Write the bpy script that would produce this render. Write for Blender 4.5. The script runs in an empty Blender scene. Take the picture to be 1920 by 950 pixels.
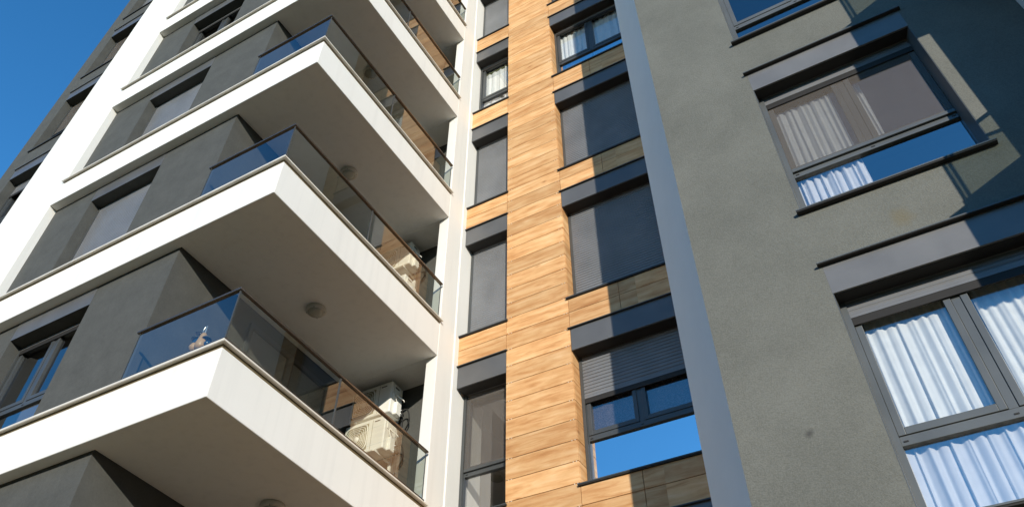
import bpy, bmesh, math, random
from mathutils import Vector, Matrix
random.seed(7)
S = bpy.context.scene
COL = S.collection

# ------------------------------------------------------------------ camera
# axes: X along the facade (right), Y into the building, Z up; the camera stands at the origin, ground 1.7 m lower
GROUND = -1.7
cam_d = bpy.data.cameras.new('camera')
cam_o = bpy.data.objects.new('camera', cam_d); COL.objects.link(cam_o)
F_PX, YAW, PITCH, ROLL, CY, CX = 1549.33, 0.5904527, 0.8818626, 0.0558132, 291.55, 888.92
sy_, cy_ = math.sin(YAW), math.cos(YAW); sp_, cp_ = math.sin(PITCH), math.cos(PITCH)
fw = Vector((-sy_*cp_, cy_*cp_, sp_)); rt = Vector((cy_, sy_, 0)); up = rt.cross(fw)
Rv = math.cos(ROLL)*rt + math.sin(ROLL)*up; Uv = -math.sin(ROLL)*rt + math.cos(ROLL)*up
cam_o.matrix_world = Matrix(((Rv.x, Uv.x, -fw.x, 0), (Rv.y, Uv.y, -fw.y, 0), (Rv.z, Uv.z, -fw.z, 0), (0, 0, 0, 1)))
cam_d.sensor_width = 36; cam_d.lens = F_PX/1920*36
cam_d.shift_x = (960-CX)/1920; cam_d.shift_y = (CY-475)/1920
cam_d.clip_start = 0.05; cam_d.clip_end = 3000
S.camera = cam_o

# ------------------------------------------------------------------ light
SUN = Vector((0.726, -1.0, 0.33)).normalized()
ELEV = math.asin(SUN.z); AZ = math.atan2(SUN.x, SUN.y)
w = bpy.data.worlds.new('World'); S.world = w; w.use_nodes = True
nt = w.node_tree; nt.nodes.clear()
o_ = nt.nodes.new('ShaderNodeOutputWorld'); bg = nt.nodes.new('ShaderNodeBackground')
sky = nt.nodes.new('ShaderNodeTexSky'); sky.sky_type = 'NISHITA'; sky.sun_disc = False
sky.sun_elevation = ELEV; sky.sun_rotation = AZ; sky.altitude = 300
sky.air_density = 1.0; sky.dust_density = 0.0; sky.ozone_density = 3.0
bg.inputs['Strength'].default_value = 0.125
hs = nt.nodes.new('ShaderNodeHueSaturation'); hs.inputs['Saturation'].default_value = 1.25
nt.links.new(sky.outputs[0], hs.inputs['Color']); nt.links.new(hs.outputs[0], bg.inputs[0]); nt.links.new(bg.outputs[0], o_.inputs[0])
sl = bpy.data.lights.new('sun', 'SUN'); sl.energy = 2.3; sl.angle = math.radians(0.5); sl.color = (1.0, 0.925, 0.79)
so = bpy.data.objects.new('sun', sl); COL.objects.link(so); so.rotation_euler = SUN.to_track_quat('Z', 'Y').to_euler()
so.location = (20, -30, 30)
S.view_settings.view_transform = 'Standard'; S.view_settings.look = 'None'
S.view_settings.exposure = 1.1; S.view_settings.gamma = 1.0; S.view_settings.use_curve_mapping = False
S.render.engine = 'CYCLES'
S.cycles.max_bounces = 10; S.cycles.diffuse_bounces = 5; S.cycles.glossy_bounces = 5
S.cycles.transparent_max_bounces = 16; S.cycles.caustics_reflective = False; S.cycles.caustics_refractive = False
S.cycles.use_denoising = True

# ------------------------------------------------------------------ materials
def new_mat(name):
    m = bpy.data.materials.new(name); m.use_nodes = True
    n = m.node_tree.nodes; b = n['Principled BSDF']
    return m, n, m.node_tree.links, b
def N(n, t, **kw):
    x = n.new(t)
    for k, v in kw.items():
        if k in x.inputs: x.inputs[k].default_value = v
        else: setattr(x, k, v)
    return x
def ramp(n, p):
    r = n.new('ShaderNodeValToRGB'); e = r.color_ramp.elements
    e[0].position, e[0].color = p[0][0], (*p[0][1], 1); e[1].position, e[1].color = p[-1][0], (*p[-1][1], 1)
    for q, c in p[1:-1]:
        k = e.new(q); k.color = (*c, 1)
    return r
def stucco(name, ca, cb, big=0.7, fine=90, bump=0.25, dist=0.006, rough=0.9, grime=0.0, spots=(), mixw=0.35):
    m, n, l, b = new_mat(name)
    tc = n.new('ShaderNodeTexCoord')
    a = N(n, 'ShaderNodeTexNoise', Scale=big, Detail=8.0, Roughness=0.65); l.new(tc.outputs['Object'], a.inputs['Vector'])
    f = N(n, 'ShaderNodeTexNoise', Scale=fine, Detail=6.0, Roughness=0.7); l.new(tc.outputs['Object'], f.inputs['Vector'])
    mx = N(n, 'ShaderNodeMix'); mx.data_type = 'FLOAT'; mx.inputs[0].default_value = mixw
    l.new(a.outputs['Fac'], mx.inputs[2]); l.new(f.outputs['Fac'], mx.inputs[3])
    r = ramp(n, [(0.34, ca), (0.66, cb)]); l.new(mx.outputs[0], r.inputs[0])
    col = r.outputs[0]
    if grime:                                   # faint vertical run marks
        mp = n.new('ShaderNodeMapping'); mp.inputs['Scale'].default_value = (5, 5, 0.25); l.new(tc.outputs['Object'], mp.inputs[0])
        g = N(n, 'ShaderNodeTexNoise', Scale=1.6, Detail=4.0); l.new(mp.outputs[0], g.inputs['Vector'])
        gr = ramp(n, [(0.5, (1, 1, 1)), (0.8, (1-grime,)*3)]); l.new(g.outputs['Fac'], gr.inputs[0])
        mm = n.new('ShaderNodeMix'); mm.data_type = 'RGBA'; mm.blend_type = 'MULTIPLY'; mm.inputs[0].default_value = 1
        l.new(col, mm.inputs[6]); l.new(gr.outputs[0], mm.inputs[7]); col = mm.outputs[2]
    for (p, rad, c, amt) in spots:              # old stains
        sb = n.new('ShaderNodeVectorMath'); sb.operation = 'SUBTRACT'; sb.inputs[1].default_value = p; l.new(tc.outputs['Object'], sb.inputs[0])
        nz = N(n, 'ShaderNodeTexNoise', Scale=14.0, Detail=4.0); l.new(tc.outputs['Object'], nz.inputs['Vector'])
        ln = n.new('ShaderNodeVectorMath'); ln.operation = 'LENGTH'; l.new(sb.outputs[0], ln.inputs[0])
        ad = n.new('ShaderNodeMath'); ad.operation = 'MULTIPLY_ADD'; ad.inputs[1].default_value = rad*1.1; l.new(nz.outputs['Fac'], ad.inputs[0]); l.new(ln.outputs['Value'], ad.inputs[2])
        mr = N(n, 'ShaderNodeMapRange'); mr.inputs[1].default_value = rad*0.7; mr.inputs[2].default_value = rad*1.5; mr.inputs[3].default_value = amt; mr.inputs[4].default_value = 0.0
        l.new(ad.outputs[0], mr.inputs[0])
        mm = n.new('ShaderNodeMix'); mm.data_type = 'RGBA'; l.new(mr.outputs[0], mm.inputs[0]); l.new(col, mm.inputs[6]); mm.inputs[7].default_value = (*c, 1); col = mm.outputs[2]
    l.new(col, b.inputs['Base Color']); b.inputs['Roughness'].default_value = rough
    b.inputs['Specular IOR Level'].default_value = 0.25
    bp = N(n, 'ShaderNodeBump', Strength=bump, Distance=dist); l.new(f.outputs['Fac'], bp.inputs['Height']); l.new(bp.outputs[0], b.inputs['Normal'])
    return m
def metal(name, c, rough=0.35, spec=0.5, metallic=0.0, var=0.12, coat=0.0):
    m, n, l, b = new_mat(name)
    tc = n.new('ShaderNodeTexCoord')
    a = N(n, 'ShaderNodeTexNoise', Scale=2.3, Detail=6.0); l.new(tc.outputs['Object'], a.inputs['Vector'])
    r = ramp(n, [(0.3, tuple(x*(1-var) for x in c)), (0.7, tuple(x*(1+var) for x in c))]); l.new(a.outputs['Fac'], r.inputs[0])
    l.new(r.outputs[0], b.inputs['Base Color']); b.inputs['Roughness'].default_value = rough
    rr = N(n, 'ShaderNodeMapRange'); rr.inputs[3].default_value = rough*0.85; rr.inputs[4].default_value = rough*1.2
    l.new(a.outputs['Fac'], rr.inputs[0]); l.new(rr.outputs[0], b.inputs['Roughness'])
    b.inputs['Specular IOR Level'].default_value = spec; b.inputs['Metallic'].default_value = metallic; b.inputs['Coat Weight'].default_value = coat
    return m
def glass(name, tint, f0, rough=0.0, wav=0.02):
    m = bpy.data.materials.new(name); m.use_nodes = True
    n = m.node_tree.nodes; l = m.node_tree.links; n.clear()
    out = n.new('ShaderNodeOutputMaterial'); g = n.new('ShaderNodeBsdfGlossy'); t = n.new('ShaderNodeBsdfTransparent')
    g.inputs['Roughness'].default_value = rough; g.inputs['Color'].default_value = (1, 1, 1, 1); t.inputs['Color'].default_value = (*tint, 1)
    ge = n.new('ShaderNodeNewGeometry'); d = n.new('ShaderNodeVectorMath'); d.operation = 'DOT_PRODUCT'
    l.new(ge.outputs['Incoming'], d.inputs[0]); l.new(ge.outputs['Normal'], d.inputs[1])
    ab = n.new('ShaderNodeMath'); ab.operation = 'ABSOLUTE'; l.new(d.outputs['Value'], ab.inputs[0])
    s1 = n.new('ShaderNodeMath'); s1.operation = 'SUBTRACT'; s1.inputs[0].default_value = 1; l.new(ab.outputs[0], s1.inputs[1])
    pw = n.new('ShaderNodeMath'); pw.operation = 'POWER'; pw.inputs[1].default_value = 4.0; l.new(s1.outputs[0], pw.inputs[0])
    ma = n.new('ShaderNodeMath'); ma.operation = 'MULTIPLY_ADD'; ma.inputs[1].default_value = 1-f0; ma.inputs[2].default_value = f0; l.new(pw.outputs[0], ma.inputs[0])
    tc = n.new('ShaderNodeTexCoord'); nz = N(n, 'ShaderNodeTexNoise', Scale=1.7, Detail=1.0); l.new(tc.outputs['Object'], nz.inputs['Vector'])
    bp = N(n, 'ShaderNodeBump', Strength=wav, Distance=0.1); l.new(nz.outputs['Fac'], bp.inputs['Height']); l.new(bp.outputs[0], g.inputs['Normal'])
    mx = n.new('ShaderNodeMixShader'); l.new(ma.outputs[0], mx.inputs[0]); l.new(t.outputs[0], mx.inputs[1]); l.new(g.outputs[0], mx.inputs[2])
    l.new(mx.outputs[0], out.inputs[0])
    return m
def cloth(name, c, transl=0.35, see=0.0, weave=0.0):
    m = bpy.data.materials.new(name); m.use_nodes = True
    n = m.node_tree.nodes; l = m.node_tree.links; n.clear()
    out = n.new('ShaderNodeOutputMaterial'); d = n.new('ShaderNodeBsdfDiffuse'); t = n.new('ShaderNodeBsdfTranslucent')
    tc = n.new('ShaderNodeTexCoord'); nz = N(n, 'ShaderNodeTexNoise', Scale=9.0, Detail=5.0); l.new(tc.outputs['Object'], nz.inputs['Vector'])
    r = ramp(n, [(0.3, tuple(x*0.9 for x in c)), (0.7, c)]); l.new(nz.outputs['Fac'], r.inputs[0])
    l.new(r.outputs[0], d.inputs[0]); l.new(r.outputs[0], t.inputs[0])
    mx = n.new('ShaderNodeMixShader'); mx.inputs[0].default_value = transl; l.new(d.outputs[0], mx.inputs[1]); l.new(t.outputs[0], mx.inputs[2])
    s = mx.outputs[0]
    if see:
        tr = n.new('ShaderNodeBsdfTransparent'); m2 = n.new('ShaderNodeMixShader'); m2.inputs[0].default_value = see
        if weave:
            wv = N(n, 'ShaderNodeTexNoise', Scale=26.0, Detail=6.0, Distortion=3.0); l.new(tc.outputs['Object'], wv.inputs['Vector'])
            mr = N(n, 'ShaderNodeMapRange'); mr.inputs[1].default_value = 0.4; mr.inputs[2].default_value = 0.6; mr.inputs[3].default_value = see-weave; mr.inputs[4].default_value = see+weave
            l.new(wv.outputs['Fac'], mr.inputs[0]); l.new(mr.outputs[0], m2.inputs[0])
        l.new(s, m2.inputs[1]); l.new(tr.outputs[0], m2.inputs[2]); s = m2.outputs[0]
    l.new(s, out.inputs[0])
    return m
def wood_mat():
    m, n, l, b = new_mat('larch_plank')
    tc = n.new('ShaderNodeTexCoord'); sx = n.new('ShaderNodeSeparateXYZ'); l.new(tc.outputs['Object'], sx.inputs[0])
    def fl(sock, div, off):
        a = n.new('ShaderNodeMath'); a.operation = 'ADD'; a.inputs[1].default_value = off; l.new(sock, a.inputs[0])
        q = n.new('ShaderNodeMath'); q.operation = 'DIVIDE'; q.inputs[1].default_value = div; l.new(a.outputs[0], q.inputs[0])
        r = n.new('ShaderNodeMath'); r.operation = 'FLOOR'; l.new(q.outputs[0], r.inputs[0]); return r.outputs[0]
    pz = fl(sx.outputs['Z'], 0.3, 30-5.4+0.0005); px = fl(sx.outputs['X'], 1.0886, 5.1465+1.0886*8)
    cb = n.new('ShaderNodeCombineXYZ'); l.new(px, cb.inputs[0]); l.new(pz, cb.inputs[1])
    wn = n.new('ShaderNodeTexWhiteNoise'); wn.noise_dimensions = '3D'; l.new(cb.outputs[0], wn.inputs['Vector'])
    sc = n.new('ShaderNodeVectorMath'); sc.operation = 'SCALE'; sc.inputs['Scale'].default_value = 40; l.new(wn.outputs['Color'], sc.inputs[0])
    ad = n.new('ShaderNodeVectorMath'); ad.operation = 'ADD'; l.new(tc.outputs['Object'], ad.inputs[0]); l.new(sc.outputs[0], ad.inputs[1])
    mp = n.new('ShaderNodeMapping'); mp.inputs['Scale'].default_value = (1.0, 1.0, 9); l.new(ad.outputs[0], mp.inputs[0])
    g = N(n, 'ShaderNodeTexNoise', Scale=1.5, Detail=9.0, Roughness=0.6, Distortion=0.5); l.new(mp.outputs[0], g.inputs['Vector'])
    mp2 = n.new('ShaderNodeMapping'); mp2.inputs['Scale'].default_value = (2.2, 2.2, 4.2); l.new(ad.outputs[0], mp2.inputs[0])
    g2 = N(n, 'ShaderNodeTexNoise', Scale=1.4, Detail=4.0, Roughness=0.5); l.new(mp2.outputs[0], g2.inputs['Vector'])
    r = ramp(n, [(0.30, (0.52, 0.25, 0.095)), (0.43, (0.66, 0.355, 0.15)), (0.55, (0.74, 0.445, 0.21)), (0.70, (0.79, 0.52, 0.285))]); l.new(g.outputs['Fac'], r.inputs[0])
    r2 = ramp(n, [(0.3, (0.80, 0.70, 0.58)), (0.6, (1, 1, 1))]); l.new(g2.outputs['Fac'], r2.inputs[0])
    m1 = n.new('ShaderNodeMix'); m1.data_type = 'RGBA'; m1.blend_type = 'MULTIPLY'; m1.inputs[0].default_value = 0.68; l.new(r.outputs[0], m1.inputs[6]); l.new(r2.outputs[0], m1.inputs[7])
    # knots
    mp3 = n.new('ShaderNodeMapping'); mp3.inputs['Scale'].default_value = (1.15, 1.15, 2.4); l.new(ad.outputs[0], mp3.inputs[0])
    v = N(n, 'ShaderNodeTexVoronoi', Scale=1.25); l.new(mp3.outputs[0], v.inputs['Vector'])
    kr = ramp(n, [(0.015, (0.42, 0.30, 0.22)), (0.05, (0.72, 0.6, 0.5)), (0.11, (1, 1, 1))]); l.new(v.outputs['Distance'], kr.inputs[0])
    m2 = n.new('ShaderNodeMix'); m2.data_type = 'RGBA'; m2.blend_type = 'MULTIPLY'; m2.inputs[0].default_value = 0.8; l.new(m1.outputs[2], m2.inputs[6]); l.new(kr.outputs[0], m2.inputs[7])
    hv = n.new('ShaderNodeHueSaturation'); l.new(m2.outputs[2], hv.inputs['Color'])
    mr = N(n, 'ShaderNodeMapRange'); mr.inputs[3].default_value = 0.80; mr.inputs[4].default_value = 1.10; l.new(wn.outputs['Value'], mr.inputs[0]); l.new(mr.outputs[0], hv.inputs['Value'])
    l.new(hv.outputs[0], b.inputs['Base Color']); b.inputs['Roughness'].default_value = 0.55; b.inputs['Specular IOR Level'].default_value = 0.3
    bp = N(n, 'ShaderNodeBump', Strength=0.15, Distance=0.003); l.new(g.outputs['Fac'], bp.inputs['Height']); l.new(bp.outputs[0], b.inputs['Normal'])
    return m
M = dict(
    white=stucco('white_render', (0.76, 0.745, 0.70), (0.815, 0.80, 0.755), big=0.5, fine=160, bump=0.12, dist=0.003, grime=0.07),
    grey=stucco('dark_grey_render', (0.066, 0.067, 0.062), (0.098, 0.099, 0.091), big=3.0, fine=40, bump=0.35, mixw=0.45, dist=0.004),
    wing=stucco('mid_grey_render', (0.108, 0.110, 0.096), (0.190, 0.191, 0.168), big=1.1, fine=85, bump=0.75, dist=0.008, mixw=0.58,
                spots=[((0.42, 6.08, 5.33), 0.15, (0.165, 0.14, 0.085), 0.6), ((-0.86, 6.08, 3.62), 0.05, (0.07, 0.07, 0.065), 0.85)]),
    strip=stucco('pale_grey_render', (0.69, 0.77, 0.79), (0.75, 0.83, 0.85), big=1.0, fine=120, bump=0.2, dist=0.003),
    wood=wood_mat(),
    back=metal('joint_backing', (0.10, 0.055, 0.025), 0.9, 0.1),
    cover=metal('anthracite_sheet', (0.105, 0.106, 0.108), 0.34, 0.55),
    frame=metal('anthracite_frame', (0.06, 0.064, 0.064), 0.32, 0.5),
    slat=metal('aluminium_slat', (0.17, 0.172, 0.178), 0.33, 0.5),
    rail=metal('brown_anodised_rail', (0.18, 0.145, 0.115), 0.15, 0.6, 0.75),
    lip_shade=metal('brown_shadow_tone', (0.16, 0.125, 0.07), 0.8, 0.2),  # brown tone that paints the shadow line below the coping
    cap=metal('cream_coping', (0.70, 0.66, 0.58), 0.5, 0.4),
    pane=glass('window_glass', (0.95, 0.97, 0.96), 0.20),
    lowpane=glass('coated_lower_glass', (0.95, 0.96, 0.97), 0.31),
    mirrorpane=glass('mirror_lower_glass', (0.8, 0.85, 0.9), 0.82),
    cover2=metal('grey_sheet', (0.15, 0.149, 0.148), 0.38, 0.5),
    frame2=metal('grey_frame', (0.10, 0.107, 0.107), 0.34, 0.5),
    shade_black=metal('black_shade_tone', (0.028, 0.026, 0.024), 0.6, 0.25),  # near-black tone painted in for shade under boxes, shutters and sills
    smoked=glass('smoked_balustrade_glass', (0.74, 0.77, 0.71), 0.155, wav=0.004),
    dark=metal('room_paint', (0.16, 0.15, 0.14), 0.9, 0.1),
    curtain=cloth('white_voile', (0.96, 0.96, 0.95), 0.2),
    net=cloth('patterned_net', (0.20, 0.18, 0.21), 0.3, 0.4, 0.2),
    mesh=cloth('insect_mesh', (0.20, 0.175, 0.155), 0.15, 0.5),
    ac=metal('ivory_enamel', (0.82, 0.81, 0.75), 0.42, 0.4, 0, 0.05),
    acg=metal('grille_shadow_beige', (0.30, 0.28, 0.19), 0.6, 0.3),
    black=metal('black_rubber', (0.02, 0.02, 0.02), 0.6, 0.3),
    lampb=metal('lamp_base', (0.55, 0.52, 0.45), 0.5, 0.3),
    lens=metal('ribbed_lamp_glass', (0.42, 0.40, 0.32), 0.12, 0.7),
    tan=metal('tan_ceramic', (0.75, 0.46, 0.24), 0.35, 0.5),
    tin=metal('tin', (0.6, 0.6, 0.6), 0.25, 0.6, 0.8),
    blue=metal('blue_glaze', (0.02, 0.07, 0.18), 0.15, 0.7),
    olive=cloth('olive_blind', (0.20, 0.21, 0.12), 0.1),
    roof=stucco('roof_gravel', (0.25, 0.25, 0.24), (0.35, 0.35, 0.33), big=3, fine=40),
    paving=stucco('pale_paving', (0.30, 0.205, 0.095), (0.38, 0.27, 0.135), big=0.3, fine=20, bump=0.3, dist=0.01, grime=0.1),
    lawn=stucco('lawn', (0.03, 0.045, 0.015), (0.06, 0.08, 0.03), big=0.4, fine=30, bump=0.5, dist=0.03),
    floor=metal('balcony_tile', (0.36, 0.25, 0.18), 0.5, 0.3),
)

# ------------------------------------------------------------------ mesh helpers
class MB:
    def __init__(s): s.v = []; s.f = []; s.sm = []
    def quad(s, *p, smooth=False):
        i = len(s.v); s.v += [tuple(q) for q in p]; s.f.append(tuple(range(i, i+len(p)))); s.sm.append(smooth); return s
    def box(s, x0, x1, y0, y1, z0, z1):
        i = len(s.v)
        s.v += [(x0, y0, z0), (x1, y0, z0), (x1, y1, z0), (x0, y1, z0), (x0, y0, z1), (x1, y0, z1), (x1, y1, z1), (x0, y1, z1)]
        for q in ((0, 3, 2, 1), (4, 5, 6, 7), (0, 1, 5, 4), (1, 2, 6, 5), (2, 3, 7, 6), (3, 0, 4, 7)):
            s.f.append(tuple(i+k for k in q)); s.sm.append(False)
        return s
    def prism(s, poly, z0, z1):
        i = len(s.v); n = len(poly)
        s.v += [(x, y, z0) for x, y in poly] + [(x, y, z1) for x, y in poly]
        s.f.append(tuple(i+k for k in reversed(range(n)))); s.f.append(tuple(i+n+k for k in range(n))); s.sm += [False, False]
        for k in range(n):
            j = (k+1) % n; s.f.append((i+k, i+j, i+n+j, i+n+k)); s.sm.append(False)
        return s
    def extrude_x(s, prof, x0, x1):
        """open profile of (y, z) points swept along X"""
        i = len(s.v); n = len(prof)
        s.v += [(x0, y, z) for y, z in prof] + [(x1, y, z) for y, z in prof]
        for k in range(n-1): s.f.append((i+k, i+n+k, i+n+k+1, i+k+1)); s.sm.append(False)
        return s
    def tube(s, pts, r, seg=8, closed=False):
        pts = [Vector(p) for p in pts]; n = len(pts); i = len(s.v)
        for k, p in enumerate(pts):
            a = pts[(k-1) % n] if (closed or k > 0) else p; b = pts[(k+1) % n] if (closed or k < n-1) else p
            t = (b-a).normalized(); u = t.orthogonal() if abs(t.y) > 0.9 else t.cross(Vector((0, 1, 0))); u.normalize(); w_ = t.cross(u)
            for j in range(seg):
                q = 2*math.pi*j/seg; s.v.append(tuple(p+r*(math.cos(q)*u+math.sin(q)*w_)))
        for k in range(n if closed else n-1):
            for j in range(seg):
                k2 = (k+1) % n; j2 = (j+1) % seg
                s.f.append((i+k*seg+j, i+k*seg+j2, i+k2*seg+j2, i+k2*seg+j)); s.sm.append(True)
        return s
    def lathe(s, prof, c=(0, 0, 0), seg=24, axis='z'):
        i = len(s.v); n = len(prof)
        for r, h in prof:
            for j in range(seg):
                q = 2*math.pi*j/seg; x, y = r*math.cos(q), r*math.sin(q)
                s.v.append((c[0]+x, c[1]+y, c[2]+h) if axis == 'z' else (c[0]+x, c[1]+h, c[2]+y))
        for k in range(n-1):
            for j in range(seg):
                j2 = (j+1) % seg; s.f.append((i+k*seg+j, i+k*seg+j2, i+(k+1)*seg+j2, i+(k+1)*seg+j)); s.sm.append(True)
        return s
    def build(s, name, mat, parent=None, bevel=0, origin=None, seg=2):
        me = bpy.data.meshes.new(name)
        vs = s.v if origin is None else [(a-origin[0], b-origin[1], c-origin[2]) for a, b, c in s.v]
        me.from_pydata(vs, [], s.f); me.polygons.foreach_set('use_smooth', s.sm)
        me.materials.append(mat); me.validate(); me.update()
        bm = bmesh.new(); bm.from_mesh(me); bmesh.ops.recalc_face_normals(bm, faces=bm.faces); bm.to_mesh(me); bm.free()
        o = bpy.data.objects.new(name, me); COL.objects.link(o)
        if origin is not None: o.location = origin
        if parent is not None:
            o.parent = parent; o.matrix_parent_inverse = inv_of(parent)
        if bevel:
            b = o.modifiers.new('edge', 'BEVEL'); b.width = bevel; b.segments = seg; b.limit_method = 'ANGLE'; b.angle_limit = math.radians(40); b.harden_normals = False
        return o
ROOTLOC = {}
def inv_of(p):
    """all parts are modelled in world metres: undo the parent chain's offset"""
    off = Vector((0, 0, 0)); q = p
    while q is not None:
        off += q.location + q.matrix_parent_inverse.translation if False else Vector((0, 0, 0))
        q = q.parent
    return Matrix.Translation(-ROOTLOC.get(p.name, Vector((0, 0, 0))))
def tag(o, label=None, cat=None, group=None, kind=None):
    if label: o['label'] = label
    if cat: o['category'] = cat
    if group: o['group'] = group
    if kind: o['kind'] = kind
    return o
def empty(name, loc, label, cat, group=None):
    o = bpy.data.objects.new(name, None); COL.objects.link(o); o.location = loc; o.empty_display_size = 0.3
    ROOTLOC[o.name] = Vector(loc)
    return tag(o, label, cat, group)
def wall_holes(mb, x0, x1, z0, z1, y, holes, depth):
    """front sheet in the plane y with rectangular openings (hx0,hx1,hz0,hz1) and their reveals"""
    xs = sorted({x0, x1, *[h[0] for h in holes], *[h[1] for h in holes]}); zs = sorted({z0, z1, *[h[2] for h in holes], *[h[3] for h in holes]})
    for a, b in zip(xs, xs[1:]):
        for c, d in zip(zs, zs[1:]):
            mx_, mz = (a+b)/2, (c+d)/2
            if any(h[0] < mx_ < h[1] and h[2] < mz < h[3] for h in holes): continue
            mb.quad((a, y, c), (b, y, c), (b, y, d), (a, y, d))
    for a, b, c, d in holes:
        e = y+depth
        mb.quad((a, y, c), (a, y, d), (a, e, d), (a, e, c)); mb.quad((b, y, c), (b, e, c), (b, e, d), (b, y, d))
        mb.quad((a, y, c), (a, e, c), (b, e, c), (b, y, c)); mb.quad((a, y, d), (b, y, d), (b, e, d), (a, e, d))

# ------------------------------------------------------------------ ground
g = MB(); g.quad((-400, -400, GROUND), (400, -400, GROUND), (400, 400, GROUND), (-400, 400, GROUND))
tag(g.build('lawn', M['lawn']), kind='structure')
g = MB(); g.quad((-60, -9, GROUND+0.004), (60, -9, GROUND+0.004), (60, 20, GROUND+0.004), (-60, 20, GROUND+0.004))
tag(g.build('forecourt', M['paving']), kind='structure')

# unseen rise added behind the camera to block low sky light
g = MB(); n = 64; rnd = random.Random(3); rings = [(38, 0.0), (44, 7.0), (50, 12.0), (60, 17.0), (110, 17.5)]
for r_, h_ in rings:
    for i in range(n+1):
        a = math.radians(170+200*i/n); g.v.append((r_*math.cos(a)*1.15, r_*math.sin(a), GROUND+0.01+h_*(0.94+0.12*rnd.random())*min(1, 6*min(i, n-i)/n+0.3)))
for k in range(len(rings)-1):
    for i in range(n): q = k*(n+1)+i; g.f.append((q, q+1, q+n+2, q+n+1)); g.sm.append(True)
tag(g.build('sky_block_rise', M['lawn']), kind='structure')

# ------------------------------------------------------------------ the building
H = 3.0
XS, YS = -6.026, 4.502             # balcony corner
ZC, ZS = 5.339, 4.674              # coping top / slab underside of level 0
YC, YB = 8.30, 8.80                # white column front / wall at the back of the balconies
XP0, XP1 = -13.81, -12.17          # white pillar
YG = 4.66; XBAY = -7.80            # dark grey front
YW = 8.834                         # wood plane
YV = 6.087                         # front of the mid grey wing
TOP = ZC+H*7
BLD = empty('apartment_building', (-5.0, 8.0, GROUND),
            'modern apartment block of white frames, grey render and larch-coloured planks, with glass balconies', 'building')
K_T = range(-1, 7)

# white pillar + column
b = MB(); b.box(XP0, XP1, YS, YG+0.3, GROUND, TOP); b.build('white_pillar', M['white'], BLD, 0.012)
b = MB(); b.box(-6.222, XS, YC, 8.72, GROUND, TOP).box(-6.222, XS+0.018, 8.721, 9.6, GROUND, TOP); b.build('white_column', M['white'], BLD, 0.008)

# dark grey tower walls
BX0, BX1 = -11.06, -9.385
bay_holes = [(BX0, BX1, ZC+H*k+0.02, 4.342+H*(k+1)) for k in K_T]
far_holes = [(-15.40, -13.70, 5.345+H*k, 4.35+H*(k+1)) for k in K_T]
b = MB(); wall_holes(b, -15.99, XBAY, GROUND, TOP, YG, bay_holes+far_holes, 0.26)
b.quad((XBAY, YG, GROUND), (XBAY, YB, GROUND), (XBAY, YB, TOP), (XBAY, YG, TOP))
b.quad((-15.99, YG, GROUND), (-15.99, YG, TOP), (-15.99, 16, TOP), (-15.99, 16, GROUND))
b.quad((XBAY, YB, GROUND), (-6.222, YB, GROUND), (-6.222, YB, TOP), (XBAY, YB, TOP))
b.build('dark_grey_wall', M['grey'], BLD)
# grey band of loggia ceiling
# roof and rear
b = MB(); b.box(-16.0, -4.0, YB+0.9, 16, TOP, TOP+0.4).box(-15.99, XBAY, YG, YB+0.9, TOP+0.001, TOP+0.4)
b.box(-6.2, 10, 9.4, 16, TOP-0.001, TOP+0.4); b.build('roof', M['roof'], BLD)
b = MB(); b.quad((-15.99, 16, GROUND), (10, 16, GROUND), (10, 16, TOP), (-15.99, 16, TOP)); b.build('rear_wall', M['white'], BLD)

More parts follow.
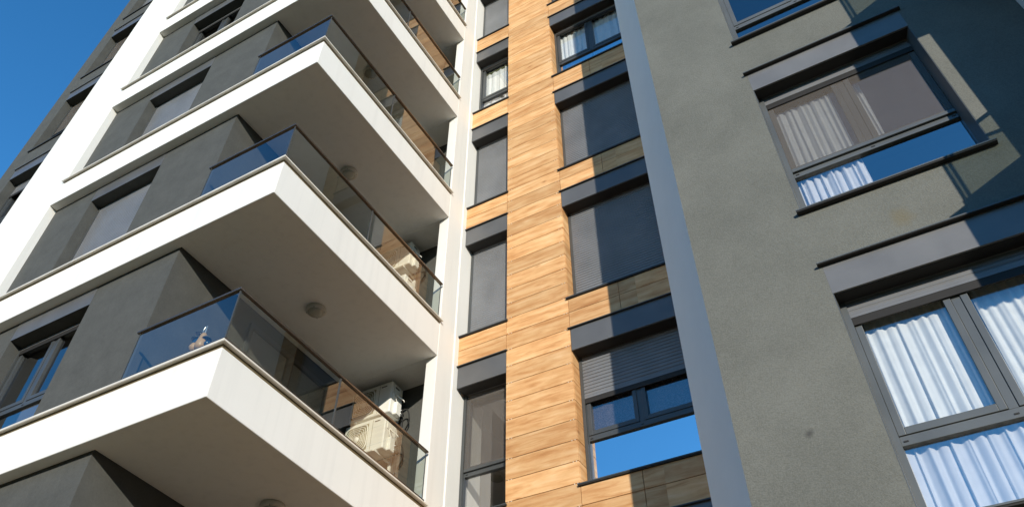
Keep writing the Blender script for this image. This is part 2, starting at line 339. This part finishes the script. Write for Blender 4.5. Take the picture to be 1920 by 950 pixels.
# ---- balconies
def balcony(k, mirror=False):
    dz = H*k
    b = MB()
    b.prism([(XP1, YS), (XS, YS), (XS, YC-0.001), (XBAY+0.02, YC-0.001), (XBAY+0.02, YG+0.001), (XP1, YG+0.001)], ZS+dz, ZC-0.068+dz)
    b.prism([(XBAY+0.02, YC-0.001), (-6.223, YC-0.001), (-6.223, YB+0.02), (XBAY+0.02, YB+0.02)], ZS+0.003+dz, ZC-0.1+dz)
    o = b.build('balcony', M['white'], BLD, 0.010)
    c = MB(); yo, xo = 4.454, -5.980
    c.prism([(XP1-0.03, yo), (xo, yo), (xo, YC+0.02), (xo-0.14, YC-0.002), (xo-0.14, YS+0.11), (XP1-0.03, YS+0.11)], ZC-0.022+dz, ZC+dz)
    c.box(XP1-0.03, xo, yo, yo+0.012, ZC-0.032+dz, ZC-0.0225+dz)
    c.build('coping', M['cap'], o, 0.003)
    c = MB(); c.prism([(XP1, YS+0.006), (XS-0.006, YS+0.006), (XS-0.006, YC-0.001), (XBAY+0.03, YC-0.001), (XBAY+0.03, YG+0.001), (XP1, YG+0.001)], ZC-0.0675+dz, ZC-0.0225+dz); c.build('coping_shadow_strip', M['lip_shade'], o)  # brown band coloured as the shadow under the coping lip
    f = MB(); f.box(XBAY+0.01, -6.14, YS+0.13, YC, ZC-0.04+dz, ZC-0.012+dz); f.build('floor', M['floor'], o)
    yg, xg, zt = 4.505, -6.035, ZC+0.715+dz
    base = MB(); base.box(-7.60, xg+0.02, yg-0.02, yg+0.025, ZC+0.001+dz, ZC+0.05+dz).box(xg-0.025, xg+0.02, yg+0.026, YC-0.03, ZC+0.001+dz, ZC+0.05+dz)
    base.build('base_channel', M['rail'], o, 0.003)
    for nm, co in (('f', (-7.60, xg-0.008, yg, yg+0.0)), ('a', (xg, xg, yg+0.012, 6.335)), ('b', (xg, xg, 6.36, YC-0.06))):
        p = MB(); x0, x1, y0, y1 = co
        p.quad((x0, y0, ZC+0.03+dz), (x1, y1, ZC+0.03+dz), (x1, y1, zt-0.01), (x0, y0, zt-0.01)); p.build('glass_panel', M['smoked'], o)
    for q in ((-7.603, -7.597, yg-0.006, yg+0.006), (xg-0.007, xg+0.007, 6.336, 6.359), (xg-0.007, xg+0.007, yg-0.004, yg+0.012), (xg-0.006, xg+0.006, YC-0.06, YC-0.054)):
        e = MB(); e.box(*q, ZC+0.03+dz, zt-0.013); e.build('glass_edge', M['frame'], o)
    h = MB(); h.box(-7.64, xg+0.025, yg-0.025, yg+0.025, zt-0.008, zt+0.020).box(xg-0.025, xg+0.025, yg+0.0255, YC-0.03, zt-0.008, zt+0.020)
    h.build('handrail', M['rail'], o, 0.004)
    return o
for k in K_T: balcony(k)
# slab under level -1 down to the plinth is plain wall
# grey edge: balcony doors in the side of the dark grey volume
def shutter_profile(y, z0, z1, pitch, amp=1.0):
    pr = []; z = z0
    while z < z1-1e-4:
        t = min(pitch, z1-z)
        pr += [(y+0.004*amp, z), (y+0.0005*amp, z+t*0.15), (y-0.001*amp, z+t*0.5), (y+0.0005*amp, z+t*0.85), (y+0.004*amp, z+t*0.97)]
        z += t
    return pr
for k in K_T:
    dz = H*k; z0, z1 = ZC+dz-0.01, ZC+2.12+dz; y0, y1 = 6.15, 7.95; x = XBAY
    d = MB()
    for a, b_ in ((y0, y0+0.07), (y1-0.07, y1), ((y0+y1)/2-0.06, (y0+y1)/2+0.06)): d.box(x, x+0.045, a, b_, z0, z1)
    for a, b_ in ((z0, z0+0.08), (z1-0.07, z1)): d.box(x+0.001, x+0.044, y0+0.07, (y0+y1)/2-0.06, a, b_).box(x+0.001, x+0.044, (y0+y1)/2+0.06, y1-0.07, a, b_)
    o = d.build('balcony_door', M['frame'], BLD, 0.003)
    for a, b_ in ((y0+0.07, (y0+y1)/2-0.06), ((y0+y1)/2+0.06, y1-0.07)):
        p = MB(); p.quad((x+0.02, a, z0+0.08), (x+0.02, b_, z0+0.08), (x+0.02, b_, z1-0.07), (x+0.02, a, z1-0.07)); p.build('pane', M['pane'], o)
    q = MB(); q.quad((x+0.004, y0+0.02, z0), (x+0.004, y1-0.02, z0), (x+0.004, y1-0.02, z1-0.02), (x+0.004, y0+0.02, z1-0.02)); q.build('door_backing', M['dark'], o)
    hd = MB(); hd.box(x+0.045, x+0.075, (y0+y1)/2+0.075, (y0+y1)/2+0.095, z0+1.0, z0+1.14); hd.build('handle', M['tin'], o, 0.003)

# ---- windows
def window(x0, x1, zs, zt, yw, yf, state=1.0, stack=0.0, screen=False, tr=0.70, box=None, sill=None, jambliner=False, interior=True, gw=0.045, pitch=0.045, top_frame=0.06, mid=None, blind=False, sash=True, fm='frame', cm='cover', lp='lowpane', amp=1.0, fl=0.034):
    """zs sill top, zt underside of the shutter box, yw wall plane, yf front of the guide rails; state: 1 shutter down, else it ends at zt-stack"""
    fr = MB(); yF = yf+0.035; yB_ = yF+0.055; m = (x0+x1)/2 if mid is None else mid
    zt_ = zs+tr
    fr.box(x0, x0+0.055, yF, yB_, zs, zt).box(x1-0.055, x1, yF, yB_, zs, zt)
    xi0, xi1 = x0+0.055, x1-0.055
    fr.box(xi0, xi1, yF+0.001, yB_, zt-top_frame, zt).box(xi0, xi1, yF+0.001, yB_, zt_, zt_+0.075).box(xi0, xi1, yF+0.001, yB_, zs, zs+0.03)
    wide = (x1-x0) > 1.2
    if wide: fr.box(m-0.035, m+0.035, yF+0.002, yB_, zt_+0.075, zt-top_frame)
    panes = []
    spans = [(xi0, m-0.035), (m+0.035, xi1)] if wide else [(xi0, xi1)]
    sz0, sz1 = zt_+0.075, zt-top_frame
    sashes = []
    for a, c in spans:                                  # opening sashes, a touch proud of the frame
        sh = MB(); sashes.append(sh)
        sh.box(a+0.002, a+0.058, yF-0.008, yB_-0.004, sz0+0.003, sz1).box(c-0.058, c-0.002, yF-0.008, yB_-0.004, sz0+0.003, sz1)
        sh.box(a+0.058, c-0.058, yF-0.008, yB_-0.004, sz0+0.003, sz0+0.064).box(a+0.058, c-0.058, yF-0.008, yB_-0.004, sz1-0.055, sz1)
        panes.append((a+0.058, c-0.058, sz0+0.064, sz1-0.055))
    panes.append((xi0, xi1, zs+0.03, zt_))
    o = fr.build('window', M[fm], BLD, 0.003)
    if state < 1:
        for sh in sashes: sh.build('sash', M[fm], o, 0.004)
        for i_, (a, c, e, f) in enumerate(panes):
            p = MB(); y = yB_-0.02; p.quad((a, y, e), (c, y, e), (c, y, f), (a, y, f)); p.build('pane', M[lp if i_ == len(panes)-1 else 'pane'], o)
        for a in ([x0+0.075, m-0.02, x1-0.11] if wide else [x0+0.075]):      # drain caps in the transom
            dr = MB(); dr.box(a, a+0.035, yF-0.003, yF+0.0015, zt_+0.026, zt_+0.037); dr.build('drain_cap', M['black'], o)
    for e0, e1, l0, l1 in ((x0, x0+gw, x0+0.001, x0+0.007), (x1-gw, x1, x1-0.007, x1-0.001)):
        gr = MB()
        if jambliner: gr.prism([(l0, yw+0.004), (l1, yw+0.004), (l1, yf)]+([(e1, yf), (e1, yF-0.001), (e0, yF-0.001), (e0, yf)] if e0 < l0+0.01 else [(e1, yf), (e1, yF-0.001), (e0, yF-0.001), (e0, yf), (l0, yf)][0:0]+[(l1, yF-0.001), (e0, yF-0.001), (e0, yf), (l0, yf)]), zs+0.001, zt-0.001)
        else: gr.box(e0, e1, yf, yF-0.001, zs+0.001, zt-0.001)
        gr.build('guide_rail', M[fm], o)
    zl = zs+0.004 if state >= 1 else zt-stack
    if state >= 1 or stack > 0:
        s_ = MB(); s_.extrude_x(shutter_profile(yf+0.012, zl+0.03, zt, pitch, amp), x0+gw, x1-gw).box(x0+gw, x1-gw, yf+0.006, yf+0.026, zl, zl+0.0295)
        s_.build('shutter', M['slat'], o)
    if state < 1 and stack > 0:                          # black bar standing in for the shade under the rolled-up shutter
        s_ = MB(); s_.box(x0+gw+0.001, x1-gw-0.001, yf+0.008, yf+0.0262, zl-0.075, zl-0.001); s_.build('shutter_shade_bar', M['shade_black'], o)
    if screen:
        s_ = MB(); zb = zt_+0.11; s_.quad((x0+gw, yf+0.024, zb), (x1-gw, yf+0.024, zb), (x1-gw, yf+0.024, zt), (x0+gw, yf+0.024, zt)); q = s_.build('insect_screen', M['mesh'], o)
        s_ = MB(); s_.box(x0+gw, x1-gw, yf+0.010, yf+0.030, zb-0.045, zb-0.001); s_.build('screen_bar', M[fm], q, 0.003)
    if box:
        zt2, ov, proud = box
        c = MB(); c.box(x0-0.001+ov, x1+0.001-ov, yw-proud, yf+0.03, zt+0.001, zt2-0.014); c.build('shutter_box', M[cm], o, 0.003)
        c = MB(); c.box(x0+0.012, x1-0.012, yw+0.022, yf-0.002, zt-0.004, zt+0.0005); c.build('soffit_shade', M['shade_black'], o)  # black sheet that paints the shade beneath the shutter box
        if sill: 
            c = MB(); c.box(x0-0.035, x1+0.03, yw-fl, yw+0.06, zt2-0.013, zt2); q = c.build('drip_flashing', M[fm], o, 0.002)
            c = MB(); c.box(x0-0.033, x1+0.028, yw-fl+0.006, yw-0.0005, zt2-0.019, zt2-0.0132); c.build('drip_shade', M['shade_black'], q)  # black underside, shade of the flashing put in as colour
    if sill:
        c = MB(); c.box(x0-0.035, x1+0.035, yw-sill, yw-0.001, zs-0.016, zs).box(x0+0.001, x1-0.001, yw, yF, zs-0.015, zs+0.0005); q = c.build('sill', M[fm], o, 0.002)
        c = MB(); c.box(x0-0.032, x1+0.032, yw-sill+0.006, yw-0.0005, zs-0.030, zs-0.0162); c.build('sill_shade', M['shade_black'], q)  # black strip painting the shade below the sill
    if interior and state < 1:
        r = MB(); yr = yB_+0.002; d = 1.6; a, c, e, f = x0-0.25, x1+0.25, zs-0.4, zt+0.12
        r.quad((a, yr+d, e), (c, yr+d, e), (c, yr+d, f), (a, yr+d, f)).quad((a, yr, e), (a, yr+d, e), (a, yr+d, f), (a, yr, f)).quad((c, yr, e), (c, yr+d, e), (c, yr+d, f), (c, yr, f))
        r.quad((a, yr, e), (c, yr, e), (c, yr+d, e), (a, yr+d, e)).quad((a, yr, f), (c, yr, f), (c, yr+d, f), (a, yr+d, f))
        r.build('room_lining', M['dark'], o)
    return o

# wood front: left column and right column of windows
LX0, LX1, RX0, RX1 = -6.0, -5.146, -4.055, -2.41
YF = 9.045
def zsw(k): return 5.378+H*k
def ztw(k): return 4.404+H*(k+1)
def boxw(k): return 4.80+H*(k+1)
left_state = {-1: dict(state=1), 0: dict(state=0, screen=True), 1: dict(state=1), 2: dict(state=1), 3: dict(state=0, stack=0.06, blind=True), 4: dict(state=1), 5: dict(state=1)}
right_state = {-1: dict(state=1), 0: dict(state=0, stack=ztw(0)-6.715, pitch=0.055), 1: dict(state=1, pitch=0.05), 2: dict(state=1, pitch=0.05), 3: dict(state=0, stack=0.08), 4: dict(state=1), 5: dict(state=1)}
for k in range(-1, 6):
    window(LX0, LX1, zsw(k), ztw(k), YW, YF, box=(boxw(k), 0, 0.0), sill=0.034, **left_state[k])
    window(RX0, RX1, zsw(k), ztw(k), YW, YF, box=(boxw(k), 0, 0.0), sill=0.034, mid=-3.235, lp='mirrorpane', amp=2.6, **right_state[k])
# bay windows
bay_state = {-1: dict(state=1), 0: dict(state=0, stack=0.07), 1: dict(state=1), 2: dict(state=1), 3: dict(state=0, stack=0.09), 4: dict(state=0, stack=0.3), 5: dict(state=1), 6: dict(state=1)}
for k in K_T:
    o = window(BX0, BX1, ZC+H*k+0.02, 4.342+H*(k+1), YG, 4.84, tr=0.74, **bay_state[k])
    c = MB(); c.box(BX0-0.01, BX1, YG-0.003, YG+0.02, 4.343+H*(k+1), ZS+H*(k+1)-0.004); c.build('shutter_box', M['cover'], o)
far_state = {-1: dict(state=1), 0: dict(state=1), 1: dict(state=0, screen=True), 2: dict(state=0, stack=0.35), 3: dict(state=0, screen=True), 4: dict(state=0, screen=True), 5: dict(state=1), 6: dict(state=1)}
for k in K_T:
    o = window(-15.40, -13.70, 5.345+H*k, 4.35+H*(k+1), YG, 4.84, sill=0.034, **far_state[k])
    c = MB(); c.box(-15.40, -13.70, YG-0.004, YG+0.02, 4.351+H*(k+1), 4.679+H*(k+1)).box(-15.43, -13.70, YG-0.034, YG-0.0045, 4.68+H*(k+1), 4.694+H*(k+1)); c.build('shutter_box', M['cover'], o)

# wood planks
def planks(mb, x0, x1, z0, z1, y, ax='y'):
    z = z0
    gap = 0.004
    cuts = [z0]+[5.4+0.3*j for j in range(-30, 80) if z0+0.02 < 5.4+0.3*j < z1-0.02]+[z1]
    for a, c in zip(cuts, cuts[1:]):
        if ax == 'y': mb.box(x0+gap, x1-gap, y, y+0.02, a+gap, c-gap)
        else: mb.box(y-0.02, y, x0+gap, x1-gap, a+gap, c-gap)
b = MB(); bk = MB()
PX0, PX1 = LX1+0.006, RX0-0.006
planks(b, PX0, PX1, GROUND+0.1, TOP, YW)
bk.box(PX0+0.01, PX1-0.021, YW+0.015, YW+0.30, GROUND, TOP)
planks(b, -2.40, -1.99, GROUND+0.1, TOP, YW); bk.box(-2.385, -1.99, YW+0.016, YW+0.3, GROUND, TOP)
planks(b, YW+0.021, YF+0.02, GROUND+0.1, TOP, PX1, 'x')           # reveal of the right-hand windows
planks(b, YW+0.021, YF+0.02, GROUND+0.1, TOP, PX0+0.02, 'x')
for k in range(-1, 7):
    z0, z1 = 4.80+H*k, zsw(k)-0.029
    planks(b, LX0-0.03, PX0, z0, z1, YW); planks(b, PX1, -3.238, z0, z1, YW); planks(b, -3.238, -2.42, z0, z1, YW)
    bk.box(LX0-0.02, PX0, YW+0.016, YW+0.25, z0+0.001, z1).box(PX1, -2.42, YW+0.016, YW+0.25, z0+0.001, z1)
o = b.build('wood_cladding', M['wood'], BLD, 0.0015, seg=1)
bk.build('joint_backing', M['back'], o)
cl = MB()                                                         # bright fixing clips in the joints
for j in range(-15, 60):
    z = 5.4+0.3*j
    for x in (PX0+0.04, PX0+0.085, PX1-0.085, PX1-0.04): cl.box(x, x+0.010, YW-0.0005, YW+0.012, z-0.005, z+0.005)
tag(cl.build('fixing_clip', M['cap'], o), kind='stuff')

# ---- mid grey wing with splayed pale return
VX0, VX1 = -0.335, 1.352
def zsv(k): return 5.79+H*k
def ztv(k): return 4.79+H*(k+1)
KV = range(-2, 4)
b = MB(); wall_holes(b, -1.415, 2.265, GROUND, TOP, YV, [(VX0, VX1, zsv(k), 5.119+H*(k+1)) for k in KV], 0.22)
b.quad((2.265, YV, GROUND), (9, YV, GROUND), (9, YV, TOP), (2.265, YV, TOP))
b.build('mid_grey_wall', M['wing'], BLD)
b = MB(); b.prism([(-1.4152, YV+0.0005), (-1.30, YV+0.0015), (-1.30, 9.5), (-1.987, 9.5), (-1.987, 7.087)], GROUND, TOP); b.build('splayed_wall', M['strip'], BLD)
b = MB(); b.box(-1.414, 9, YV+0.001, 9.5, TOP, TOP+0.3); b.build('wing_roof', M['roof'], BLD)
wing_state = {-2: dict(state=1), -1: dict(state=0, stack=0.17), 0: dict(state=0, stack=0.13, screen=True), 1: dict(state=0, stack=0.1, tr=0.56), 2: dict(state=1), 3: dict(state=1)}
for k in KV:
    window(VX0, VX1, zsv(k), ztv(k), YV, 6.245, **{**dict(tr=0.655, box=(5.119+H*(k+1), 0, 0.0), sill=0.06, fl=0.05, jambliner=True, gw=0.056, mid=0.51, fm='frame2', cm='cover2'), **wing_state[k]})
# white fin and the wing's own balconies (only their shadow falls into the picture)
b = MB(); b.box(2.265, 2.50, 4.98, YV-0.001, GROUND, TOP); b.build('white_fin', M['white'], BLD, 0.01)
for k in range(-1, 6):
    dz = H*k; zc = 5.71+dz
    b = MB(); b.box(1.982, 6.5, 4.50, YV-0.002, zc-0.665, zc-0.022); o = b.build('balcony', M['white'], BLD, 0.01)
    b = MB(); b.box(1.935, 6.5, 4.452, 4.60, zc-0.0215, zc).box(1.935, 2.10, 4.601, YV-0.003, zc-0.0215, zc); b.build('coping', M['cap'], o, 0.003)
    b = MB(); b.box(2.03, 6.5, 4.53, 4.56, zc+0.001, zc+0.09).box(2.03, 2.06, 4.561, YV-0.03, zc+0.001, zc+0.09); b.build('base_channel', M['rail'], o)
    b = MB(); b.quad((2.045, 4.56, zc+0.05), (2.045, YV-0.05, zc+0.05), (2.045, YV-0.05, zc+0.70), (2.045, 4.56, zc+0.70)); b.build('glass_panel', M['smoked'], o)
    b = MB(); b.quad((2.05, 4.545, zc+0.05), (6.5, 4.545, zc+0.05), (6.5, 4.545, zc+0.70), (2.05, 4.545, zc+0.70)); b.build('glass_panel', M['smoked'], o)
    b = MB(); b.box(2.02, 6.5, 4.52, 4.57, zc+0.69, zc+0.72).box(2.02, 2.07, 4.571, YV-0.02, zc+0.69, zc+0.72).box(2.036, 2.056, 4.535, 4.555, zc+0.05, zc+0.69).box(2.036, 2.056, 4.60, 4.62, zc+0.05, zc+0.69); b.build('handrail', M['rail'], o)

# ------------------------------------------------------------------ curtains (hang behind the glass, things of their own)
def curtain(name, x0, x1, z0, z1, y, mat, label, amp=0.019, folds=7, seed=1, group=None, cat='curtain', fray=0.0):
    rnd = random.Random(seed); n = 120; rows = 9
    ph = [rnd.uniform(0, 6.28) for _ in range(4)]
    mb = MB(); c = ((x0+x1)/2, y, z0)
    for r in range(rows+1):
        t = r/rows; z = z0+(z1-z0)*t
        for i in range(n+1):
            u = i/n; q = u*folds*2*math.pi
            a = amp*(0.55+0.45*(1-t))
            yy = y + a*(math.sin(q+ph[0]+0.8*math.sin(q*0.37+ph[1]))+0.45*math.sin(q*0.53+ph[2])+0.3*math.sin(q*2.1+ph[3]+t))
            mb.v.append((x0+(x1-x0)*u+0.012*math.sin(q*0.7+ph[1])*(1-t), yy, z))
    for r in range(rows):
        for i in range(n):
            k = r*(n+1)+i; mb.f.append((k, k+1, k+n+2, k+n+1)); mb.sm.append(True)
    o = mb.build(name, mat, None, origin=c)
    return tag(o, label, cat, group)
G1 = 'white curtains behind the windows'
yv = 6.368
curtain('curtain', VX0+0.0, 0.61, zsv(-1)+0.02, ztv(-1), yv, M['curtain'], 'white pleated curtain in the lower left panes of the largest grey-wing window', folds=11, amp=0.015, seed=3, group=G1)
curtain('curtain', 0.625, VX1+0.2, zsv(-1)+0.02, ztv(-1), yv+0.01, M['curtain'], 'white pleated curtain right of the thick mullion in the largest window', folds=11, amp=0.015, seed=5, group=G1)
curtain('curtain', VX0+0.05, 0.36, zsv(0)+0.02, ztv(0)-0.2, yv, M['curtain'], 'white gathered curtain behind the insect screen of the upper grey-wing window', folds=9, seed=8, group=G1)
curtain('curtain', 0.56, 0.68, zsv(0)+0.80, ztv(0)-0.2, yv+0.03, M['curtain'], 'narrow cream curtain edge beside the middle of the screened window', folds=2, seed=9, group=G1, amp=0.012)
curtain('curtain', RX0+0.03, -3.27, zsw(3)+0.02, ztw(3)-0.1, 9.165, M['curtain'], 'white curtain behind the sunlit left sash above the closed shutters', folds=6, seed=11, group=G1)
curtain('curtain', -3.22, RX1-0.03, zsw(3)+0.02, ztw(3)-0.1, 9.165, M['curtain'], 'white curtain behind the shaded right sash above the closed shutters', folds=7, seed=12, group=G1)
curtain('curtain', LX0+0.05, LX1-0.2, zsw(3)+0.02, ztw(3)-0.1, 9.175, M['curtain'], 'cream curtain in the narrow open window beside the white column', folds=4, seed=14, group=G1)
curtain('curtain', RX0+0.04, -3.28, zsw(0)+0.72, ztw(0)-0.1, 9.165, M['net'], 'dark patterned net curtain left of the mullion, under the half-lowered shutter', folds=2, seed=15, amp=0.01, group='patterned net curtains')
curtain('curtain', -3.19, RX1-0.03, zsw(0)+0.72, ztw(0)-0.1, 9.165, M['net'], 'dark patterned net curtain right of the mullion, under the half-lowered shutter', folds=2, seed=16, amp=0.01, group='patterned net curtains')
# rolled blind in the narrow open window
bl = empty('roller_blind', ((LX0+LX1)/2, 9.2, ztw(3)-0.12), 'olive roller blind rolled up behind the narrow open window', 'blind')
b = MB(); b.tube([(LX0+0.08, 9.19, ztw(3)-0.17), (LX1-0.05, 9.19, ztw(3)-0.17)], 0.035, 12); b.build('roll', M['olive'], bl)
b = MB(); b.box(LX0+0.09, LX1-0.06, 9.215, 9.219, ztw(3)-0.48, ztw(3)-0.18); b.build('fabric', M['dark'], bl)

# ------------------------------------------------------------------ ceiling lamps
def lamp(x, y, z, label):
    r = empty('ceiling_lamp', (x, y, z), label, 'lamp', 'round lamps under the balconies')
    b = MB(); b.lathe([(0.001, -0.001), (0.145, -0.001), (0.15, -0.02), (0.145, -0.045), (0.122, -0.058), (0.108, -0.058)], (x, y, z), 36); b.build('base', M['lampb'], r)
    b = MB(); pr = []
    for i in range(15):
        a = i/14*math.pi/2; rr = 0.11*math.cos(a)+(0.003 if i % 2 else 0); pr.append((max(rr, 0.0015), -0.055-0.05*math.sin(a)))
    b.lathe(pr, (x, y, z), 30); b.build('lens', M['lens'], r)
    for q in range(4):
        b = MB(); b.box(x-0.006+0.128*math.cos(q*1.571+0.5), x+0.006+0.128*math.cos(q*1.571+0.5), y-0.006+0.128*math.sin(q*1.571+0.5), y+0.006+0.128*math.sin(q*1.571+0.5), z-0.066, z-0.05); b.build('screw', M['tin'], r)
lamp(-6.83, 6.47, ZS-0.0, 'round bulkhead lamp under the lowest balcony, cut off by the bottom edge of the photo')
lamp(-6.97, 6.56, ZS+H, 'round ribbed lamp on the balcony ceiling above the two air conditioners in full view')
lamp(-6.95, 6.56, ZS+2*H, 'round ribbed lamp on the middle balcony ceiling, just above the dark handrail')
lamp(-6.94, 6.5, ZS+3*H, 'round lamp seen through the glass of the balcony near the top')

# ------------------------------------------------------------------ air conditioners
def ac_unit(x1, yf, zb, label, wd=0.76, seed=0):
    """x1 right side, yf front, zb underside"""
    ht, dp = 0.54, 0.29; x0 = x1-wd; rnd = random.Random(seed)
    r = empty('air_conditioner', ((x0+x1)/2, yf+dp/2, zb), label, 'air conditioner', 'outdoor units stacked on the balcony walls')
    b = MB(); b.box(x0, x1, yf, yf+dp, zb, zb+ht); b.build('casing', M['ac'], r, 0.022, seg=3)
    # fan grille
    cx, cz, hs = x0+0.245, zb+0.265, 0.215
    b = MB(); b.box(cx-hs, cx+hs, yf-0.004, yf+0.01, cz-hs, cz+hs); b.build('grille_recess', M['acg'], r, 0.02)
    b = MB()
    for i in range(1, 8):
        R = 0.03+i*0.0285; pts = []
        for j in range(40):
            a = 2*math.pi*j/40; p = 2+0.55*i
            ca, sa = math.cos(a), math.sin(a); s_ = (abs(ca)**p+abs(sa)**p)**(-1/p)
            pts.append((cx+min(1, R/0.2155)*0.2155*s_*ca*(1 if i < 7 else 0.97), yf-0.012, cz+min(1, R/0.2155)*0.2155*s_*sa*(1 if i < 7 else 0.97)))
        b.tube(pts, 0.0055, 5, True)
    for j in range(8):
        a = 2*math.pi*(j+0.5)/8; b.tube([(cx+0.05*math.cos(a), yf-0.009, cz+0.05*math.sin(a)), (cx+0.21*math.cos(a), yf-0.009, cz+0.21*math.sin(a))], 0.003, 4)
    b.lathe([(0.001, -0.018), (0.042, -0.016), (0.046, -0.004)], (cx, yf, cz), 20, 'y'); b.build('fan_grille', M['ac'], r)
    # maker's mark: small dark strip of raised marks, unreadable at this distance
    b = MB(); xx = x1-0.20
    for j in range(7):
        ww = rnd.uniform(0.009, 0.014); b.box(xx, xx+ww, yf-0.002, yf+0.003, zb+ht-0.075, zb+ht-0.057); xx += ww+0.003
    b.build('badge', M['black'], r)
    b = MB(); b.box(x1-0.235, x1-0.228, yf-0.001, yf+0.004, zb+0.03, zb+ht-0.03); b.build('panel_seam', M['acg'], r)
    # service side
    b = MB(); b.box(x1-0.004, x1+0.012, yf+0.05, yf+0.20, zb+ht-0.20, zb+ht-0.05); b.build('service_cover', M['ac'], r, 0.006)
    b = MB(); b.box(x1+0.012, x1+0.015, yf+0.075, yf+0.175, zb+ht-0.095, zb+ht-0.072); b.build('hand_grip', M['black'], r)
    b = MB(); b.box(x1-0.003, x1+0.055, yf+0.10, yf+0.22, zb+0.005, zb+0.22); b.build('valve_cover', M['ac'], r, 0.012)
    for zz in (0.06, 0.12):
        b = MB(); b.lathe([(0.001, 0), (0.016, 0), (0.016, 0.05), (0.001, 0.05)], (x1+0.05, yf+0.20, zb+zz), 10, 'y'); b.build('valve', M['tin'], r)
    for xb in (x0+0.13, x1-0.15):
        b = MB(); b.box(xb, xb+0.035, yf-0.03, YB-0.035, zb-0.034, zb-0.002).box(xb, xb+0.035, YB-0.035, YB-0.003, zb-0.30, zb+0.12); b.build('bracket', M['ac'], r)
    def cable(mat, p, rad):
        b = MB(); pts = []
        P = [Vector(q) for q in p]
        for i in range(len(P)-1):
            for t in range(6):
                u = t/6; pts.append(P[i].lerp(P[i+1], u*u*(3-2*u)) if False else P[i].lerp(P[i+1], u))
        pts.append(P[-1])
        for _ in range(6): pts = [pts[0]]+[(pts[i-1]+pts[i]*2+pts[i+1])/4 for i in range(1, len(pts)-1)]+[pts[-1]]
        b.tube(pts, rad, 6); b.build('pipe', mat, r)
    cable(M['black'], [(x1+0.05, yf+0.22, zb+0.1), (x1+0.15, yf+0.26, zb+0.16), (x1+0.18, yf+0.3, zb-0.05), (x1+0.03, yf+0.37, zb-0.16)], 0.012)
    cable(M['ac'], [(x1+0.012, yf+0.12, zb+0.36), (x1+0.06, yf+0.12, zb+0.30), (x1+0.10, yf+0.2, zb+0.27), (x1+0.13, yf+0.18, zb+0.22)], 0.007)
    cable(M['ac'], [(x1+0.012, yf+0.1, zb+0.34), (x1+0.04, yf+0.08, zb+0.24), (x1+0.05, yf+0.12, zb+0.18)], 0.006)
    cable(M['black'], [(x1-0.03, yf+0.29, zb+0.3), (x1-0.02, YB-0.03, zb+0.1), (x1-0.03, YB-0.03, zb-0.5)], 0.02)
    return r
ac_unit(-6.94, 8.40, 6.47, 'ivory air conditioner with visible fan grille, lower of two behind the bottom balcony glass', seed=1)
ac_unit(-6.90, 8.40, 7.05, 'ivory air conditioner crossed by a diagonal shadow, above the bottom balcony glass', seed=2)
ac_unit(-6.93, 8.40, 9.28, 'ivory air conditioner half hidden by the coping of the middle balcony, lower of its pair', seed=3)
ac_unit(-6.89, 8.40, 10.05, 'ivory air conditioner behind the handrail of the middle balcony, upper of its pair', seed=4)
ac_unit(-6.90, 8.40, 12.55, 'single white air conditioner behind the glass of the balcony above the stacked pair', seed=5)

# ------------------------------------------------------------------ ornament on the balcony edge
fx, fy, fz = -6.52, 4.575, ZC+0.002
r = empty('garden_ornament', (fx, fy, fz), 'small tan animal ornament with upright silver ears behind the lowest front glass', 'ornament')
b = MB(); b.lathe([(0.001, 0), (0.075, 0.002), (0.07, 0.02), (0.04, 0.05), (0.035, 0.105), (0.001, 0.106)], (fx, fy, fz), 18); b.build('stand', M['tin'], r)
fz += 0.105
b = MB(); b.lathe([(0.001, 0), (0.045, 0.004), (0.066, 0.04), (0.062, 0.09), (0.048, 0.14), (0.04, 0.18), (0.036, 0.205), (0.02, 0.228), (0.001, 0.232)], (fx+0.02, fy, fz), 18); b.build('body', M['tan'], r)
b = MB(); b.lathe([(0.001, -0.055), (0.035, -0.046), (0.056, 0), (0.035, 0.046), (0.001, 0.055)], (fx-0.06, fy-0.015, fz+0.055), 16); b.build('paw', M['tan'], r)
for s_ in (-1, 1):
    b = MB(); b.tube([(fx+0.012+s_*0.014, fy, fz+0.222), (fx+0.006+s_*0.024, fy, fz+0.275), (fx+0.014+s_*0.012, fy, fz+0.325)], 0.012, 8); b.build('ear', M['tin'], r)
for (a, c, q) in ((-0.085, 0.15, 0.054), (0.10, 0.07, 0.042)):
    b = MB(); b.lathe([(0.001, -q), (q*0.66, -q*0.76), (q, 0), (q*0.66, q*0.76), (0.001, q)], (fx+a, fy+0.02, fz+c), 16); b.build('ball', M['blue'], r)
for (a, c) in ((-0.10, 0.215), (-0.06, 0.27), (0.075, 0.15)):
    b = MB(); b.lathe([(0.001, 0.026), (0.034, 0.016), (0.056, -0.012), (0.058, -0.016)], (fx+a, fy+0.01, fz+c), 12); b.build('leaf', M['tin'], r)
